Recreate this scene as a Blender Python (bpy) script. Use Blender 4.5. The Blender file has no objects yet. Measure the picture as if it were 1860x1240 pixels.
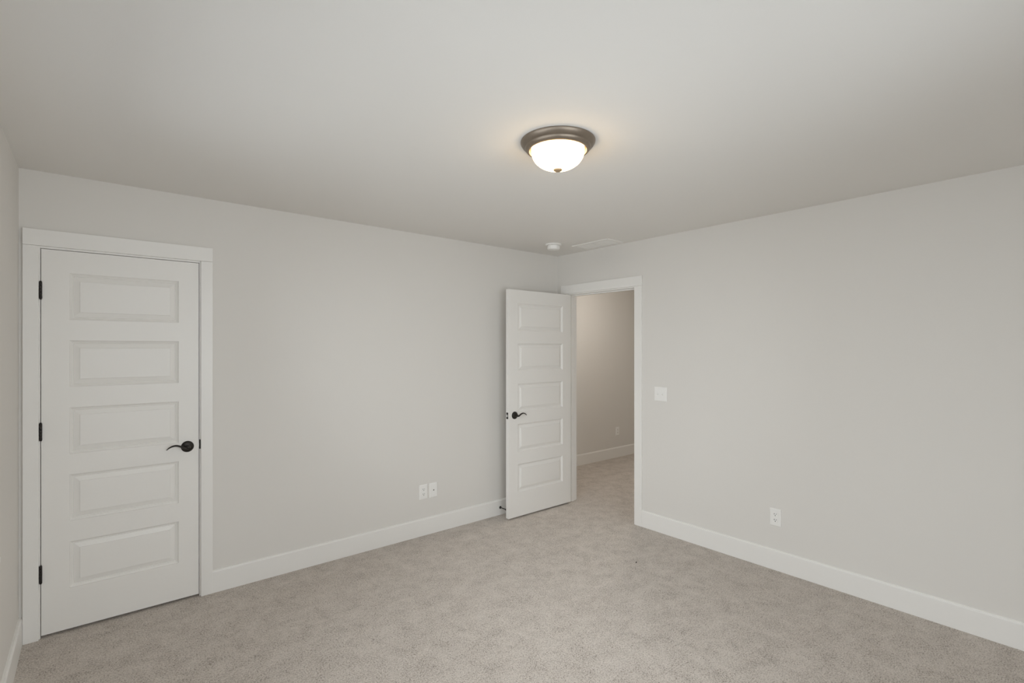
import bpy, bmesh, math, random
from mathutils import Vector, Matrix
random.seed(7)
S = bpy.context.scene
C = S.collection
PI = math.pi

# ------------------------------------------------------------------ camera
CAM = Vector((-3.6053, -3.5981, 1.5241))
YAW = 39.904
F_PX = 910.09
cam_d = bpy.data.cameras.new('camera')
cam = bpy.data.objects.new('camera', cam_d)
C.objects.link(cam)
cam.location = CAM
cam.rotation_euler = (math.radians(90), 0, math.radians(-YAW))
cam_d.sensor_width = 36
cam_d.lens = F_PX / 1860 * 36
cam_d.shift_y = 11.9 / 1860
cam_d.clip_start = 0.02
S.camera = cam

# ------------------------------------------------------------------ colour management, world, added daylight lamps
S.view_settings.view_transform = 'Standard'
S.view_settings.look = 'None'
S.view_settings.gamma = 1
S.view_settings.use_curve_mapping = False
S.view_settings.exposure = -0.33
S.cycles.use_denoising = True
S.cycles.adaptive_threshold = 0.02
S.cycles.max_bounces = 10
S.cycles.diffuse_bounces = 8
S.cycles.sample_clamp_indirect = 8

world = bpy.data.worlds.new('daylight_sky')
S.world = world
world.use_nodes = True
wn = world.node_tree.nodes
wn['Background'].inputs[0].default_value = (0.80, 0.90, 1.0, 1)
wn['Background'].inputs[1].default_value = 0.9

# room size (metres). Corner of the long wall and the door wall is the origin.
L, W, H = 3.8985, 4.10, 2.4491
TH = 0.115                     # wall thickness
WIN_SOUTH = (-3.55, -1.55, 0.75, 2.12)      # x0, x1, z0, z1 of an unseen window added behind the camera
WIN_WEST = (-3.9, -1.0, 0.75, 2.12)         # y0, y1, z0, z1 of an unseen left-wall window, sized for the light

def area(name, loc, rot, sx, sy, watts, col):
    d = bpy.data.lights.new(name, 'AREA')
    d.shape = 'RECTANGLE'; d.size = sx; d.size_y = sy
    d.energy = watts; d.color = col
    o = bpy.data.objects.new(name, d); C.objects.link(o)
    o.location = loc; o.rotation_euler = rot
    return o
SKY = (0.965, 0.98, 1.045)
area('added_daylight_south', ((WIN_SOUTH[0]+WIN_SOUTH[1])/2, -W-TH-0.10, 1.46), (math.radians(90), 0, 0), 2.2, 1.5, 61, SKY)  # lamp added outside the unseen south window as daylight
area('added_sky_fill_south', ((WIN_SOUTH[0]+WIN_SOUTH[1])/2, -W-TH-0.75, 2.30), (math.radians(58), 0, 0), 2.2, 1.2, 46, SKY)  # second south lamp, added and tilted down to even out the brightness
area('added_daylight_west', (-L-TH-0.10, (WIN_WEST[0]+WIN_WEST[1])/2, 1.46), (math.radians(90), 0, math.radians(-90)), 2.9, 1.5, 55, SKY)  # lamp added outside the unseen west window as daylight
area('added_sky_fill_west', (-L-TH-0.75, (WIN_WEST[0]+WIN_WEST[1])/2, 2.35), (math.radians(40), 0, math.radians(-90)), 2.9, 1.2, 128, SKY)  # tilted west lamp, added to bring more light onto the floor

LAMP_XY = (-2.005, -2.005)
SHADE_EMIT = 15.0
HALL_EMIT = 95

# ------------------------------------------------------------------ materials
def mat(name, col, rough=0.5, metal=0.0, spec=0.5):
    m = bpy.data.materials.new(name); m.use_nodes = True
    b = m.node_tree.nodes['Principled BSDF']
    b.inputs['Base Color'].default_value = (*col, 1)
    b.inputs['Roughness'].default_value = rough
    b.inputs['Metallic'].default_value = metal
    b.inputs['Specular IOR Level'].default_value = spec
    return m

def add_noise(m, scale, amt, bump=0.0, dist=0.001, detail=4):
    """slight colour mottling + bump, in object space"""
    nt = m.node_tree; n = nt.nodes; l = nt.links
    b = n['Principled BSDF']
    tc = n.new('ShaderNodeTexCoord')
    no = n.new('ShaderNodeTexNoise'); no.inputs['Scale'].default_value = scale; no.inputs['Detail'].default_value = detail
    l.new(tc.outputs['Object'], no.inputs['Vector'])
    if amt:
        c = b.inputs['Base Color'].default_value[:]
        mx = n.new('ShaderNodeMix'); mx.data_type = 'RGBA'
        mx.inputs['A'].default_value = (c[0]*(1-amt), c[1]*(1-amt), c[2]*(1-amt), 1)
        mx.inputs['B'].default_value = (min(1, c[0]*(1+amt)), min(1, c[1]*(1+amt)), min(1, c[2]*(1+amt)), 1)
        l.new(no.outputs['Fac'], mx.inputs['Factor'])
        l.new(mx.outputs['Result'], b.inputs['Base Color'])
    if bump:
        bp = n.new('ShaderNodeBump'); bp.inputs['Strength'].default_value = bump; bp.inputs['Distance'].default_value = dist
        l.new(no.outputs['Fac'], bp.inputs['Height']); l.new(bp.outputs['Normal'], b.inputs['Normal'])
    return m

M = {}
M['wall'] = add_noise(mat('greige_wall_paint', (0.740, 0.718, 0.684), 0.85, spec=0.2), 220, 0.008, 0.10, 0.0006)
M['ceiling'] = add_noise(mat('flat_ceiling_paint', (0.795, 0.777, 0.747), 0.95, spec=0.1), 300, 0.008, 0.12, 0.0006)
M['trim'] = add_noise(mat('semi_gloss_white_trim', (0.835, 0.820, 0.792), 0.38, spec=0.4), 40, 0.006, 0.03, 0.0005)
M['door'] = add_noise(mat('white_door_paint', (0.830, 0.813, 0.782), 0.42, spec=0.4), 60, 0.006, 0.04, 0.0005)
M['plastic'] = add_noise(mat('white_plastic', (0.87, 0.86, 0.835), 0.35, spec=0.5), 50, 0.004)
M['bronze'] = add_noise(mat('oil_rubbed_bronze', (0.030, 0.026, 0.023), 0.38, metal=0.55), 90, 0.15, 0.05, 0.0005)
M['pan'] = add_noise(mat('brushed_bronze_pan', (0.235, 0.192, 0.150), 0.40, metal=0.70), 70, 0.08)
M['finial'] = add_noise(mat('lit_bronze_finial', (0.46, 0.34, 0.21), 0.45, metal=0.5), 70, 0.05)  # pan bronze made lighter: glow from the bowl is put into the colour
M['steel'] = add_noise(mat('bright_latch_steel', (0.86, 0.85, 0.83), 0.40, metal=0.6), 60, 0.03)
M['dark'] = add_noise(mat('black_slot', (0.030, 0.028, 0.026), 0.7), 60, 0.05)
M['rubber'] = add_noise(mat('black_rubber', (0.03, 0.03, 0.03), 0.8), 60, 0.05)
M['vent'] = add_noise(mat('painted_vent_metal', (0.785, 0.768, 0.735), 0.5), 50, 0.005)
M['vinyl'] = add_noise(mat('white_vinyl', (0.78, 0.78, 0.77), 0.4), 50, 0.005)

def emit_mat(name, col, strength):
    m = mat(name, (0.85, 0.80, 0.72), 0.35)
    b = m.node_tree.nodes['Principled BSDF']
    b.inputs['Emission Color'].default_value = (*col, 1)
    b.inputs['Emission Strength'].default_value = strength
    return m
M['shade'] = emit_mat('lit_opal_glass', (1.0, 0.70, 0.36), SHADE_EMIT)
M['shade_hall'] = emit_mat('lit_opal_glass_hall', (1.0, 0.94, 0.86), HALL_EMIT)

def pane_mat():
    m = bpy.data.materials.new('clear_window_glass'); m.use_nodes = True
    nt = m.node_tree; n = nt.nodes; l = nt.links
    n.remove(n['Principled BSDF'])
    t = n.new('ShaderNodeBsdfTransparent'); t.inputs[0].default_value = (0.96, 0.98, 0.97, 1)
    g = n.new('ShaderNodeBsdfGlossy'); g.inputs['Roughness'].default_value = 0.02
    fr = n.new('ShaderNodeFresnel'); fr.inputs[0].default_value = 1.45
    mx = n.new('ShaderNodeMixShader')
    l.new(fr.outputs[0], mx.inputs[0]); l.new(t.outputs[0], mx.inputs[1]); l.new(g.outputs[0], mx.inputs[2])
    l.new(mx.outputs[0], n['Material Output'].inputs['Surface'])
    return m
M['glass'] = pane_mat()

def carpet_mat():
    m = mat('beige_cut_pile_carpet', (0.45, 0.40, 0.35), 0.95, spec=0.08)
    nt = m.node_tree; n = nt.nodes; l = nt.links; b = n['Principled BSDF']
    tc = n.new('ShaderNodeTexCoord')
    def noise(sc, det, rough=0.5, dist=0.0):
        x = n.new('ShaderNodeTexNoise'); x.inputs['Scale'].default_value = sc; x.inputs['Detail'].default_value = det
        x.inputs['Roughness'].default_value = rough; x.inputs['Distortion'].default_value = dist
        l.new(tc.outputs['Object'], x.inputs['Vector']); return x
    def ramp(src, stops):
        r = n.new('ShaderNodeValToRGB'); e = r.color_ramp.elements
        e[0].position = stops[0][0]; e[0].color = (*stops[0][1], 1)
        e[1].position = stops[-1][0]; e[1].color = (*stops[-1][1], 1)
        for p, c in stops[1:-1]:
            k = e.new(p); k.color = (*c, 1)
        l.new(src, r.inputs[0]); return r
    def mul(a, bb, f=1.0):
        mx = n.new('ShaderNodeMix'); mx.data_type = 'RGBA'; mx.blend_type = 'MULTIPLY'; mx.inputs['Factor'].default_value = f
        l.new(a, mx.inputs['A']); l.new(bb, mx.inputs['B']); return mx.outputs['Result']
    tuft = noise(155, 3, 0.68, 0.5)           # yarn tufts ~8 mm, beige yarn mixed with darker strands
    lay = noise(9, 6, 0.72, 0.4)              # brushed patches where the pile leans
    mr = n.new('ShaderNodeMath'); mr.operation = 'MULTIPLY_ADD'; mr.inputs[1].default_value = 0.36; mr.inputs[2].default_value = -0.178
    l.new(lay.outputs['Fac'], mr.inputs[0])
    sm = n.new('ShaderNodeMath'); sm.operation = 'ADD'
    l.new(tuft.outputs['Fac'], sm.inputs[0]); l.new(mr.outputs[0], sm.inputs[1])
    r1 = ramp(sm.outputs[0], [(0.33, (0.235, 0.202, 0.172)), (0.42, (0.425, 0.378, 0.334)), (0.50, (0.550, 0.497, 0.445)), (0.64, (0.66, 0.602, 0.548))])
    fleck = noise(88, 3, 0.62, 1.0)           # sparse dark flecks
    r2 = ramp(fleck.outputs['Fac'], [(0.32, (0.68, 0.65, 0.62)), (0.41, (1, 1, 1))])
    c = mul(r1.outputs[0], r2.outputs[0])
    l.new(c, b.inputs['Base Color'])
    b1 = n.new('ShaderNodeBump'); b1.inputs['Strength'].default_value = 0.55; b1.inputs['Distance'].default_value = 0.006
    l.new(tuft.outputs['Fac'], b1.inputs['Height'])
    l.new(b1.outputs['Normal'], b.inputs['Normal'])
    b.inputs['Sheen Weight'].default_value = 0.15
    return m
M['carpet'] = carpet_mat()

# ------------------------------------------------------------------ mesh helpers
def bbox(bm, x0, x1, y0, y1, z0, z1):
    x0, x1 = sorted((x0, x1)); y0, y1 = sorted((y0, y1)); z0, z1 = sorted((z0, z1))
    v = [bm.verts.new((x, y, z)) for x in (x0, x1) for y in (y0, y1) for z in (z0, z1)]
    for f in ((0,1,3,2),(4,6,7,5),(0,4,5,1),(2,3,7,6),(0,2,6,4),(1,5,7,3)):
        bm.faces.new([v[i] for i in f])

def finish(name, bm, material, parent=None, bevel=0.0, smooth=False, seg=2):
    bmesh.ops.remove_doubles(bm, verts=bm.verts, dist=1e-6)
    bmesh.ops.recalc_face_normals(bm, faces=bm.faces)
    me = bpy.data.meshes.new(name); bm.to_mesh(me); bm.free()
    me.materials.append(material)
    if smooth:
        for p in me.polygons: p.use_smooth = True
        me.set_sharp_from_angle(angle=math.radians(40))
    o = bpy.data.objects.new(name, me); C.objects.link(o)
    if parent is not None: o.parent = parent
    if bevel:
        b = o.modifiers.new('edge', 'BEVEL'); b.width = bevel; b.segments = seg; b.limit_method = 'ANGLE'
        b.angle_limit = math.radians(50)
    return o

def boxes(name, lst, material, parent=None, bevel=0.0):
    bm = bmesh.new()
    for b in lst: bbox(bm, *b)
    return finish(name, bm, material, parent, bevel)

def lathe(bm, prof, mtx=Matrix(), n=48, cap0=True, cap1=True):
    """prof: (radius, height along +z), transformed by mtx"""
    rings = []
    for r, z in prof:
        if r < 1e-6:
            rings.append([bm.verts.new(mtx @ Vector((0, 0, z)))])
        else:
            rings.append([bm.verts.new(mtx @ Vector((r*math.cos(2*PI*k/n), r*math.sin(2*PI*k/n), z))) for k in range(n)])
    for a, b in zip(rings, rings[1:]):
        for k in range(n):
            k2 = (k+1) % n
            if len(a) == 1 and len(b) == 1: continue
            if len(a) == 1: bm.faces.new((a[0], b[k], b[k2]))
            elif len(b) == 1: bm.faces.new((a[k], a[k2], b[0]))
            else: bm.faces.new((a[k], a[k2], b[k2], b[k]))
    if cap0 and len(rings[0]) > 1: bm.faces.new(rings[0])
    if cap1 and len(rings[-1]) > 1: bm.faces.new(rings[-1])

def sweep(bm, pts, radii, up=Vector((0, 1, 0)), n=14):
    """pts: centre line; radii: (a, b) half sizes across / along 'up'"""
    rings = []
    for i, p in enumerate(pts):
        t = (pts[min(i+1, len(pts)-1)] - pts[max(i-1, 0)]).normalized()
        s = t.cross(up).normalized(); u = s.cross(t).normalized()
        a, b = radii[i]
        rings.append([bm.verts.new(p + s*a*math.cos(2*PI*k/n) + u*b*math.sin(2*PI*k/n)) for k in range(n)])
    for a, b in zip(rings, rings[1:]):
        for k in range(n): bm.faces.new((a[k], a[(k+1)%n], b[(k+1)%n], b[k]))
    bm.faces.new(rings[0]); bm.faces.new(rings[-1])

def prism(bm, prof, p0, p1, out):
    """profile (distance out from wall, height) run from p0 to p1 on the floor line"""
    A = []; B = []
    for d, z in prof:
        A.append(bm.verts.new(Vector((p0[0], p0[1], z)) + Vector((out[0], out[1], 0))*d))
        B.append(bm.verts.new(Vector((p1[0], p1[1], z)) + Vector((out[0], out[1], 0))*d))
    k = len(prof)
    for i in range(k): bm.faces.new((A[i], A[(i+1)%k], B[(i+1)%k], B[i]))
    bm.faces.new(A); bm.faces.new(B)

def empty(name, loc=(0, 0, 0), rz=0.0):
    o = bpy.data.objects.new(name, None); C.objects.link(o)
    o.location = loc; o.rotation_euler = (0, 0, rz); o.empty_display_size = 0.05
    return o
def struct(o): o['kind'] = 'structure'; return o
def tag(o, label, cat, group=None):
    o['label'] = label; o['category'] = cat
    if group: o['group'] = group
    return o

# ------------------------------------------------------------------ room shell
# openings: closet door in the long wall (y = 0), entry door in the door wall (x = 0)
AX0, AX1 = -3.817, -3.103          # inside of closet jambs
BY0, BY1 = -0.947, -0.150          # inside of entry jambs
HZ = 2.048                         # underside of head jambs
JT = 0.019
T = TH
struct(boxes('floor', [(-L-T, 0.0 + 3.6, -W-T, 1.2, -0.06, 0.0)], M['carpet']))
struct(boxes('ceiling', [(-L-T, 3.6, -W-T, 1.2, H, H+0.08)], M['ceiling']))
# long wall with the closet door
struct(boxes('wall_north', [(-L, AX0-JT, 0, T, 0, H), (AX1+JT, 0, 0, T, 0, H), (AX0-JT, AX1+JT, 0, T, HZ+JT, H)], M['wall']))
# wall with the entry door
struct(boxes('wall_east', [(0, T, BY1+JT, 0.84, 0, H), (0, T, -W, BY0-JT, 0, H), (0, T, BY0-JT, BY1+JT, HZ+JT, H)], M['wall']))
# left wall with an opening for the added, unseen window
y0, y1, z0, z1 = WIN_WEST
struct(boxes('wall_west', [(-L-T, -L, y1, T, 0, H), (-L-T, -L, -W, y0, 0, H), (-L-T, -L, y0, y1, 0, z0), (-L-T, -L, y0, y1, z1, H)], M['wall']))
x0, x1, z0, z1 = WIN_SOUTH
struct(boxes('wall_south', [(-L-T, x0, -W-T, -W, 0, H), (x1, T, -W-T, -W, 0, H), (x0, x1, -W-T, -W, 0, z0), (x0, x1, -W-T, -W, z1, H)], M['wall']))
# hallway
struct(boxes('wall_hall_north', [(0, 3.3, 0.84, 0.84+T, 0, H)], M['wall']))
struct(boxes('wall_hall_east', [(3.2, 3.3, -2.2, 0.84, 0, H)], M['wall']))
struct(boxes('wall_hall_south', [(T, 3.3, -2.3, -2.2, 0, H)], M['wall']))
# closet behind the closed door
struct(boxes('wall_closet', [(-L-T, -L, T, 0.80, 0, H), (-2.35, -2.35+0.05, T, 0.80, 0, H), (-L-T, -2.30, 0.80, 0.85, 0, H)], M['wall']))

def window(name, along, c0, c1, z0, z1, plane, sgn):
    """frame, pane and sill in an opening; 'along' is x or y; outside is towards sgn"""
    root = struct(empty(name))
    def b(a0, a1, d0, d1, q0, q1):
        d0, d1 = plane + sgn*d0, plane + sgn*d1
        return (a0, a1, d0, d1, q0, q1) if along == 'x' else (d0, d1, a0, a1, q0, q1)
    f = 0.045; mid = (c0+c1)/2; mz = (z0+z1)/2
    boxes('window_frame', [b(c0, c0+f, .04, .10, z0, z1), b(c1-f, c1, .04, .10, z0, z1), b(c0+f, c1-f, .04, .10, z0, z0+f), b(c0+f, c1-f, .04, .10, z1-f, z1),
           b(mid-.03, mid+.03, .04, .10, z0+f, z1-f), b(c0+f, mid-.03, .05, .09, mz-.02, mz+.02), b(mid+.03, c1-f, .05, .09, mz-.02, mz+.02)], M['vinyl'], root, 0.002)
    boxes('glass_pane', [b(c0+f, mid-.03, .068, .072, z0+f, mz-.02), b(mid+.03, c1-f, .068, .072, z0+f, mz-.02), b(c0+f, mid-.03, .068, .072, mz+.02, z1-f), b(mid+.03, c1-f, .068, .072, mz+.02, z1-f)], M['glass'], root)
    boxes('window_sill', [b(c0-.05, c1+.05, -.03, .04, z0-.022, z0)], M['trim'], root, 0.003)
    return root
window('added_window_1', 'x', WIN_SOUTH[0], WIN_SOUTH[1], WIN_SOUTH[2], WIN_SOUTH[3], -W, -1)  # unseen windows, both added to admit daylight
window('added_window_2', 'y', WIN_WEST[0], WIN_WEST[1], WIN_WEST[2], WIN_WEST[3], -L, -1)

# ------------------------------------------------------------------ baseboards
BB = [(0, 0), (0.0145, 0), (0.0145, 0.1275), (0.0135, 0.1305), (0.0105, 0.1325), (0.0095, 0.1385), (0.0080, 0.140), (0, 0.140)]
def base(name, runs):
    bm = bmesh.new()
    for p0, p1, out in runs: prism(bm, BB, p0, p1, out)
    return struct(finish(name, bm, M['trim']))
CW = 0.064; RV = 0.006                                # casing width and reveal
A_OUT0, A_OUT1 = -3.8835, -3.0345                       # outer edges of closet casing
B_OUT0, B_OUT1 = -1.029, -0.0700                       # outer edges of entry casing
base('baseboard_north', [((A_OUT1, 0), (0, 0), (0, -1))])
base('baseboard_east', [((0, -W), (0, B_OUT0), (-1, 0))])
base('baseboard_east_corner', [((0, B_OUT1), (0, -0.0145), (-1, 0))])
base('baseboard_west', [((-L, -W+0.0145), (-L, -0.0005), (1, 0))])
base('baseboard_south', [((-L, -W), (-0.0145, -W), (0, 1))])
base('baseboard_hall', [((T, 0.84), (3.2, 0.84), (0, -1))])

# ------------------------------------------------------------------ door casings and jambs (trim)
def door_trim(name, axis, i0, i1, o0, o1, wall_t, strike=None):
    """axis 'x': wall at y=0, room towards -y.  axis 'y': wall at x=0, room towards -x."""
    root = struct(empty(name))
    def b(a0, a1, d0, d1, q0, q1):          # d = depth into the wall (negative = into the room)
        return (a0, a1, d0, d1, q0, q1) if axis == 'x' else (d0, d1, a0, a1, q0, q1)
    t = 0.017; th = 0.0205
    hb, ht = 2.0575, 2.1428
    for d0, d1, th_, tag_ in ((-t, 0, -th, 'room'), (wall_t, wall_t+t, None, 'back')):
        boxes('side_casing', [b(o0, i0-RV, d0, d1, 0, hb)], M['trim'], root, 0.0015)
        boxes('side_casing', [b(i1+RV, o1, d0, d1, 0, hb)], M['trim'], root, 0.0015)
        e0, e1 = (-th, 0) if tag_ == 'room' else (wall_t, wall_t+th)
        boxes('head_casing', [b(o0, o1, e0, e1, hb+0.0006, ht)], M['trim'], root, 0.0015)
    boxes('jamb', [b(i0-JT, i0, 0, wall_t, 0, HZ+JT), b(i1, i1+JT, 0, wall_t, 0, HZ+JT), b(i0, i1, 0, wall_t, HZ, HZ+JT)], M['trim'], root, 0.001)
    s = 0.011; s0, s1 = 0.040, 0.075        # door stop strip
    boxes('stop_strip', [b(i0, i0+s, s0, s1, 0, HZ), b(i1-s, i1, s0, s1, 0, HZ), b(i0+s, i1-s, s0, s1, HZ-s, HZ)], M['trim'], root, 0.0015)
    return root
tr1 = door_trim('trim_1', 'x', AX0, AX1, A_OUT0, A_OUT1, T)
tr2 = door_trim('trim_2', 'y', BY0, BY1, B_OUT0, B_OUT1, T)
# strike plate lips: dark bronze, on the latch jambs
st = boxes('strike_plate', [(AX1-0.0008, AX1+0.0105, -0.0045, 0.030, 0.905, 0.962)], M['bronze'], tr1, 0.0015)
boxes('strike_plate', [(-0.0045, 0.030, BY0-0.0105, BY0+0.0008, 0.892, 0.949)], M['bronze'], tr2, 0.0015)

# ------------------------------------------------------------------ panelled doors
PROF = [(0.0, 0.0), (0.0012, 0.0055), (0.0055, 0.0085), (0.0110, 0.0125), (0.0135, 0.0112), (0.0165, 0.0145), (0.0412, 0.0062), (0.0422, 0.0018), (0.0440, 0.0015)]
def slab_mesh(w, h, t, px0, px1, pz):
    bm = bmesh.new()
    xs = [0, px0, px1, w]
    zs = [0] + sorted([z for p in pz for z in p]) + [h]
    for side in (0, 1):
        yf = 0 if side == 0 else t
        sg = 1 if side == 0 else -1
        def V(x, z, d=0.0): return bm.verts.new((x, yf + sg*d, z))
        for i in range(3):
            for j in range(len(zs)-1):
                a0, a1, c0, c1 = xs[i], xs[i+1], zs[j], zs[j+1]
                if i == 1 and j % 2 == 1:
                    prev = None
                    for ins, d in PROF:
                        r = [V(a0+ins, c0+ins, d), V(a1-ins, c0+ins, d), V(a1-ins, c1-ins, d), V(a0+ins, c1-ins, d)]
                        if prev:
                            for k in range(4): bm.faces.new((prev[k], prev[(k+1)%4], r[(k+1)%4], r[k]))
                        prev = r
                    bm.faces.new(prev)
                else:
                    bm.faces.new((V(a0, c0), V(a1, c0), V(a1, c1), V(a0, c1)))
    # edges, subdivided to match the faces
    for j in range(len(zs)-1):
        for x in (0, w):
            bm.faces.new([bm.verts.new(q) for q in ((x, 0, zs[j]), (x, t, zs[j]), (x, t, zs[j+1]), (x, 0, zs[j+1]))])
    for i in range(3):
        for z in (0, h):
            bm.faces.new([bm.verts.new(q) for q in ((xs[i], 0, z), (xs[i], t, z), (xs[i+1], t, z), (xs[i+1], 0, z))])
    return bm

SLAB_H, SLAB_T, SLAB_Z = 2.030, 0.035, 0.015
PZ = [(1.676-0.361*k-SLAB_Z, 1.926-0.361*k-SLAB_Z) for k in range(5)]

def lever_set(parent, x, z, yface, out, point):
    """rosette + lever. out = -1 the handle sits on the -y side of the slab, point = +1 / -1 lever direction in x"""
    Rm = Matrix.Translation((x, yface, z)) @ Matrix.Rotation(math.radians(90 if out < 0 else -90), 4, 'X')
    bm = bmesh.new()
    lathe(bm, [(0.0335, 0), (0.0335, 0.003), (0.0320, 0.0055), (0.0295, 0.0065), (0.0285, 0.0085), (0.024, 0.0105), (0.0165, 0.0120), (0.0135, 0.0135), (0.0, 0.0136)], Rm, 48)
    ros = finish('door_handle', bm, M['bronze'], parent, smooth=True)
    bm = bmesh.new()
    lathe(bm, [(0.0115, 0.0125), (0.0095, 0.016), (0.0088, 0.026), (0.0105, 0.033), (0.0112, 0.039), (0.0095, 0.046), (0.005, 0.049), (0, 0.0495)], Rm, 28)
    path = [(0, 0), (0.010, -0.0035), (0.020, -0.0030), (0.034, 0.0050), (0.050, 0.0130), (0.067, 0.0170), (0.083, 0.0155), (0.097, 0.0100), (0.108, 0.0030), (0.116, -0.0040)]
    rad = [(0.0075, 0.0075), (0.0075, 0.0080), (0.0062, 0.0085), (0.0056, 0.0088), (0.0056, 0.0092), (0.0055, 0.0095), (0.0050, 0.0092), (0.0040, 0.0082), (0.0030, 0.0062), (0.0016, 0.0030)]
    # smooth the path
    P = []; R_ = []
    for i in range(len(path)-1):
        for s in range(4):
            u = s/4
            p0 = path[max(i-1, 0)]; p1 = path[i]; p2 = path[i+1]; p3 = path[min(i+2, len(path)-1)]
            q = [0.5*((2*p1[k]) + (-p0[k]+p2[k])*u + (2*p0[k]-5*p1[k]+4*p2[k]-p3[k])*u*u + (-p0[k]+3*p1[k]-3*p2[k]+p3[k])*u**3) for k in (0, 1)]
            P.append(Vector((x + point*q[0]*0.94, yface + out*0.0385, z + q[1])))
            R_.append((rad[i][0]*(1-u)+rad[i+1][0]*u, rad[i][1]*(1-u)+rad[i+1][1]*u))
    P.append(Vector((x + point*path[-1][0]*0.94, yface + out*0.0385, z + path[-1][1]))); R_.append(rad[-1])
    sweep(bm, P, R_)
    finish('lever', bm, M['bronze'], ros, smooth=True)
    return ros

def hinge(parent, x, z, y, side):
    """barrel with five knuckles and a leaf behind the gap; side = -1 leaf reaches towards -x (the jamb)"""
    bm = bmesh.new()
    hh = 0.0445; r = 0.0062
    for k in range(5):
        a = -hh + k*2*hh/5
        lathe(bm, [(0, a+0.0004), (r-0.0004, a+0.0004), (r, a+0.001), (r, a+2*hh/5-0.001), (r-0.0004, a+2*hh/5-0.0004), (0, a+2*hh/5-0.0004)], Matrix.Translation((x, y, z)), 18)
    for s in (-1, 1):
        lathe(bm, [(0.004, 0), (0.0052, 0.0015), (0.0045, 0.0035), (0, 0.0045)], Matrix.Translation((x, y, z+s*hh)) @ Matrix.Rotation(0 if s > 0 else PI, 4, 'X'), 14)
    h = finish('hinge', bm, M['bronze'], parent, smooth=True)
    return h

# closet door, closed, hinges on the left
AW = AX1-AX0-0.006
d1 = struct(empty('door_1', (AX0+0.003, 0.0, SLAB_Z)))
finish('door_slab', slab_mesh(AW, SLAB_H, SLAB_T, 0.112, AW-0.104, PZ), M['door'], d1)
h1 = lever_set(d1, -3.1655-(AX0+0.003), 0.927-SLAB_Z, 0.0, -1, -1)
for z in (1.827, 1.085, 0.338): hinge(d1, -0.0015, z-SLAB_Z, -0.0050, -1)
boxes('latch_bolt', [(AW, AW+0.0035, 0.010, 0.024, 0.905, 0.925)], M['steel'], d1)

# entry door, standing open square to its wall, hinges on the jamb beside the corner
BWID = 0.789
PIV = -0.1530
d2 = struct(empty('door_2', (-0.004-BWID, PIV-SLAB_T, SLAB_Z)))
finish('door_slab', slab_mesh(BWID, SLAB_H, SLAB_T, 0.108, BWID-0.108, PZ), M['door'], d2)
lever_set(d2, 0.070, 0.925-SLAB_Z, 0.0, -1, 1)
lever_set(d2, 0.070, 0.925-SLAB_Z, SLAB_T, 1, 1)
for z in (1.827, 1.085, 0.338): hinge(d2, BWID+0.0035, z-SLAB_Z, SLAB_T-0.001, 1)
bm = bmesh.new(); bbox(bm, -0.0012, 0.0, 0.005, 0.030, 0.8815, 0.9385)
lp = finish('latch_plate', bm, M['bronze'], d2, 0.0008)
bm = bmesh.new()
v = [(-0.012, 0.0105), (-0.0012, 0.0105), (-0.0012, 0.0245), (-0.004, 0.0235)]
lo = [bm.verts.new((a, b, 0.900)) for a, b in v]; hi = [bm.verts.new((a, b, 0.920)) for a, b in v]
bm.faces.new(lo); bm.faces.new(hi)
for k in range(4): bm.faces.new((lo[k], lo[(k+1)%4], hi[(k+1)%4], hi[k]))
finish('latch_bolt', bm, M['steel'], lp)

# ------------------------------------------------------------------ ceiling lamp
def ceiling_light(x, y, shade, label, scale=1.0):
    root = tag(empty('ceiling_light', (x, y, H)), label, 'ceiling light', 'flush-mount ceiling lights')
    D = Matrix.Rotation(PI, 4, 'X')
    bm = bmesh.new()
    lathe(bm, [(0.1650, 0.0), (0.1668, 0.0015), (0.1670, 0.0040), (0.1655, 0.0085), (0.1620, 0.0145), (0.1570, 0.0205), (0.1515, 0.0250), (0.1480, 0.0268), (0.1470, 0.0285), (0.1468, 0.0310),
               (0.1445, 0.0350), (0.1405, 0.0395), (0.1355, 0.0430), (0.1310, 0.0445), (0.1285, 0.0440), (0.1272, 0.0420), (0.1268, 0.0300), (0.1268, 0.0100), (0.0, 0.008)], D, 96, cap0=True, cap1=False)
    finish('metal_pan', bm, M['pan'], root, smooth=True)
    bm = bmesh.new()
    prof = [(0.1150, 0.020), (0.1185, 0.030)]
    n = 22
    for i in range(n+1):
        s = i/n
        prof.append((0.1190*math.sqrt(max(0, 1-s**2.3)), 0.036 + 0.0900*s))
    lathe(bm, prof, D, 96, cap0=True)
    sh = finish('glass_shade', bm, shade, root, smooth=True)
    bm = bmesh.new()
    lathe(bm, [(0.006, 0.1225), (0.0195, 0.1235), (0.0205, 0.1255), (0.0185, 0.1295), (0.0135, 0.1325), (0.0070, 0.1345), (0.0, 0.1350)], D, 32)
    finish('finial', bm, M['finial'], root, smooth=True)
    return root
ceiling_light(LAMP_XY[0], LAMP_XY[1], M['shade'], 'round lit ceiling light with bronze pan and frosted bowl, in the bedroom')
ceiling_light(1.15, -0.25, M['shade_hall'], 'lit flush-mount light on the hallway ceiling beyond the open door')

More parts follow.
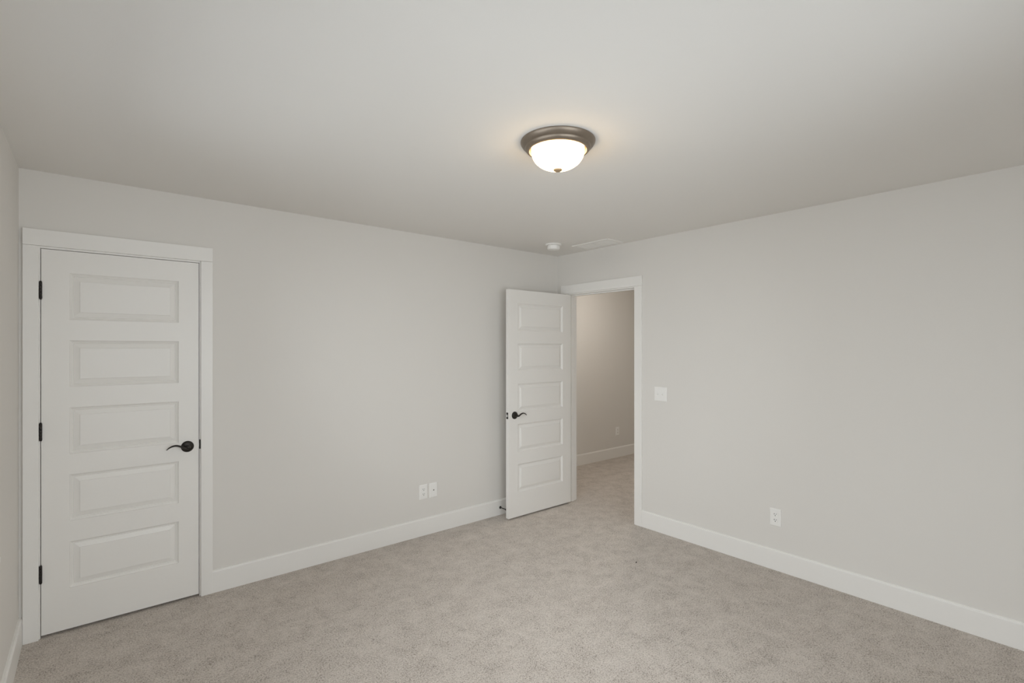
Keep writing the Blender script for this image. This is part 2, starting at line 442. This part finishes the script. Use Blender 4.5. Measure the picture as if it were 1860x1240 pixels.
# ------------------------------------------------------------------ smoke detector
r = tag(empty('smoke_detector', (-0.452, -0.405, H)), 'round white smoke detector on the ceiling near the corner beside the vent', 'smoke detector')
D = Matrix.Rotation(PI, 4, 'X')
bm = bmesh.new(); lathe(bm, [(0.0715, 0), (0.0725, 0.004), (0.0715, 0.009), (0.0660, 0.0120), (0.0585, 0.0128), (0.0565, 0.0105), (0.0, 0.0105)], D, 64, cap1=False)
finish('mounting_base', bm, M['plastic'], r, smooth=True)
bm = bmesh.new(); lathe(bm, [(0.0500, 0.0105), (0.0520, 0.0145), (0.0555, 0.0165), (0.0560, 0.0300), (0.0550, 0.0400), (0.0520, 0.0455), (0.0460, 0.0485), (0.0200, 0.0500), (0.0, 0.0502)], D, 64)
bd = finish('detector_body', bm, M['plastic'], r, smooth=True)
bm = bmesh.new(); lathe(bm, [(0.0513, 0.0112), (0.0530, 0.0158), (0.0513, 0.0160)], D, 64, cap0=False, cap1=False)
bm.free()
bm = bmesh.new(); lathe(bm, [(0.006, 0.0498), (0.006, 0.0515), (0.0, 0.0520)], Matrix.Translation((0.02, 0, 0)) @ D, 20)
finish('test_button', bm, M['plastic'], bd, smooth=True)

# ------------------------------------------------------------------ ceiling register
vx0, vx1, vy0, vy1 = -0.277, -0.068, -0.877, -0.463
r = tag(empty('ceiling_vent', ((vx0+vx1)/2, (vy0+vy1)/2, H)), 'white rectangular air vent with thin slats on the ceiling above the open doorway', 'vent')
hx, hy = (vx1-vx0)/2, (vy1-vy0)/2
bm = bmesh.new()
prev = None
for ins, z in ((0, 0), (0, -0.003), (0.004, -0.0075), (0.022, -0.0085), (0.024, -0.006), (0.024, 0.0)):
    ring = [bm.verts.new(q) for q in ((-hx+ins, -hy+ins, z), (hx-ins, -hy+ins, z), (hx-ins, hy-ins, z), (-hx+ins, hy-ins, z))]
    if prev:
        for k in range(4): bm.faces.new((prev[k], prev[(k+1)%4], ring[(k+1)%4], ring[k]))
    prev = ring
finish('vent_frame', bm, M['vent'], r)
bm = bmesh.new()
n = 11
for k in range(n):
    cx = -hx+0.026 + (k+0.5)*(2*hx-0.052)/n
    a = [bm.verts.new((cx-0.0065, y, -0.0010)) for y in (-hy+0.024, hy-0.024)]
    b = [bm.verts.new((cx+0.0055, y, -0.0075)) for y in (-hy+0.024, hy-0.024)]
    c = [bm.verts.new((cx+0.0065, y, -0.0065)) for y in (-hy+0.024, hy-0.024)]
    d = [bm.verts.new((cx-0.0055, y, -0.0002)) for y in (-hy+0.024, hy-0.024)]
    for p, q in ((a, b), (b, c), (c, d), (d, a)): bm.faces.new((p[0], p[1], q[1], q[0]))
    bm.faces.new((a[0], b[0], c[0], d[0])); bm.faces.new((a[1], b[1], c[1], d[1]))
bbox(bm, -hx+0.024, hx-0.024, -0.004, 0.004, -0.0082, -0.0020)
finish('slats', bm, M['vent'], r)
boxes('duct_opening', [(-hx+0.024, hx-0.024, -hy+0.024, hy-0.024, -0.0004, 0)], mat('grey_duct', (0.62, 0.60, 0.57), 0.6), r)

# ------------------------------------------------------------------ wall plates. Local frame: plate in the x-z plane, facing -y
def plate_mesh(w, h, t=0.0055):
    bm = bmesh.new(); prev = None
    for ins, d in ((0, 0), (0, 0.0022), (0.0016, 0.0042), (0.0045, t)):
        ring = [bm.verts.new(q) for q in ((-w/2+ins, -d, -h/2+ins), (w/2-ins, -d, -h/2+ins), (w/2-ins, -d, h/2-ins), (-w/2+ins, -d, h/2-ins))]
        if prev:
            for k in range(4): bm.faces.new((prev[k], prev[(k+1)%4], ring[(k+1)%4], ring[k]))
        else: bm.faces.new(ring)
        prev = ring
    bm.faces.new(prev)
    return bm
RXN = Matrix.Rotation(math.radians(90), 4, 'X')    # lathe axis -> -y
def screw(parent, x, z, d):
    bm = bmesh.new(); lathe(bm, [(0.0034, 0), (0.0034, 0.0006), (0.0025, 0.0012), (0, 0.0014)], Matrix.Translation((x, -d, z)) @ RXN, 16)
    return finish('screw', bm, M['plastic'], parent, smooth=True)

def outlet(loc, rz, label):
    r = tag(empty('electrical_outlet', loc, rz), label, 'outlet', 'wall outlets')
    finish('cover_plate', plate_mesh(0.074, 0.118), M['plastic'], r)
    for s in (1, -1):
        zc = s*0.0195
        bm = bmesh.new(); w, h = 0.0170, 0.0143
        pts = []
        for k in range(40):
            a = 2*PI*k/40
            pts.append((max(-w, min(w, 0.0185*math.cos(a)*1.05)), max(-h, min(h, 0.0185*math.sin(a)))))
        pts2 = []
        for p in pts:
            if not pts2 or (abs(p[0]-pts2[-1][0]) + abs(p[1]-pts2[-1][1])) > 1e-5: pts2.append(p)
        lo = [bm.verts.new((px, -0.0050, zc+pz)) for px, pz in pts2]; hi = [bm.verts.new((px*0.97, -0.0072, zc+pz*0.97)) for px, pz in pts2]
        nn = len(pts2)
        for k in range(nn): bm.faces.new((lo[k], lo[(k+1)%nn], hi[(k+1)%nn], hi[k]))
        bm.faces.new(hi)
        rec = finish('receptacle', bm, M['plastic'], r)
        bm = bmesh.new()
        bbox(bm, -0.0082, -0.0050, -0.0075, -0.0060, zc-0.0005, zc+0.0085)
        bbox(bm, 0.0050, 0.0079, -0.0075, -0.0060, zc+0.0005, zc+0.0080)
        lathe(bm, [(0.0031, 0), (0.0031, 0.0015)], Matrix.Translation((0, -0.0060, zc-0.0070)) @ RXN, 14)
        finish('slots', bm, M['dark'], rec)
    screw(r, 0, 0, 0.0055)
    return r
outlet((-1.5385, 0, 0.352), 0, 'white duplex outlet on the long wall, left of the two neighbouring plates')
outlet((0, -2.1165, 0.360), -PI/2, 'white duplex outlet on the right-hand wall just above the baseboard')
outlet((2.03, 0.84, 0.361), 0, 'white outlet plate on the hallway wall seen through the open doorway')

r = tag(empty('cable_jack', (-1.4450, 0, 0.352)), 'white wall plate with one small cable jack, right beside the outlet on the long wall', 'wall plate')
finish('cover_plate', plate_mesh(0.074, 0.118), M['plastic'], r)
bm = bmesh.new(); lathe(bm, [(0.0058, 0.0050), (0.0058, 0.0070), (0.0040, 0.0074), (0.0038, 0.0100), (0.0024, 0.0102), (0.0, 0.0085)], RXN, 24)
finish('jack', bm, mat('dull_nickel', (0.30, 0.285, 0.26), 0.4, 0.6), r, smooth=True)
screw(r, 0, 0.042, 0.0055); screw(r, 0, -0.042, 0.0055)

r = tag(empty('light_switch', (0, -1.2055, 1.143), -PI/2), 'white double light switch plate with two toggles on the wall right of the doorway', 'light switch')
finish('cover_plate', plate_mesh(0.117, 0.117), M['plastic'], r)
for i, sx in enumerate((-0.023, 0.023)):
    bm = bmesh.new()
    bbox(bm, sx-0.0052, sx+0.0052, -0.0060, -0.0050, -0.0120, 0.0120)
    sg = -1 if i == 0 else 1
    a = [bm.verts.new((sx+dx, -0.0055, sg*(-0.004)+dz)) for dx, dz in ((-0.0045, -0.006), (0.0045, -0.006), (0.0045, 0.006), (-0.0045, 0.006))]
    b = [bm.verts.new((sx+dx, -0.0175, sg*0.0085+dz)) for dx, dz in ((-0.0036, -0.003), (0.0036, -0.003), (0.0036, 0.003), (-0.0036, 0.003))]
    for k in range(4): bm.faces.new((a[k], a[(k+1)%4], b[(k+1)%4], b[k]))
    bm.faces.new(a); bm.faces.new(b)
    finish('toggle', bm, M['plastic'], r)
for sx in (-0.023, 0.023):
    for sz in (-0.030, 0.030): screw(r, sx, sz, 0.0055)

# ------------------------------------------------------------------ door stop on the baseboard behind the open door
r = tag(empty('door_stop', (-0.748, -0.0145, 0.068)), 'small dark bronze door stop screwed to the baseboard behind the open door', 'door stop')
bm = bmesh.new(); lathe(bm, [(0.0125, 0), (0.0125, 0.002), (0.0100, 0.0055), (0.0060, 0.0090), (0.0, 0.0100)], RXN, 28)
finish('mounting_flange', bm, M['bronze'], r, smooth=True)
bm = bmesh.new(); lathe(bm, [(0.0042, 0.008), (0.0040, 0.080)], RXN, 20)
finish('rod', bm, M['bronze'], r, smooth=True)
bm = bmesh.new(); lathe(bm, [(0.0042, 0.078), (0.0085, 0.080), (0.0088, 0.090), (0.0070, 0.094), (0, 0.095)], RXN, 24)
finish('rubber_tip', bm, M['rubber'], r, smooth=True)

# ------------------------------------------------------------------ crumb on the carpet
bm = bmesh.new(); bmesh.ops.create_icosphere(bm, subdivisions=2, radius=0.0060)
for v in bm.verts: v.co = Vector((v.co.x*1.2, v.co.y*0.8, v.co.z*0.6)) * random.uniform(0.85, 1.15)
cr = finish('crumb', bm, add_noise(mat('dark_brown_crumb', (0.045, 0.035, 0.030), 0.8), 300, 0.2), smooth=True)
cr.location = (-0.645, -1.434, 0.0030)
tag(cr, 'tiny dark speck of debris lying alone on the beige carpet', 'debris')
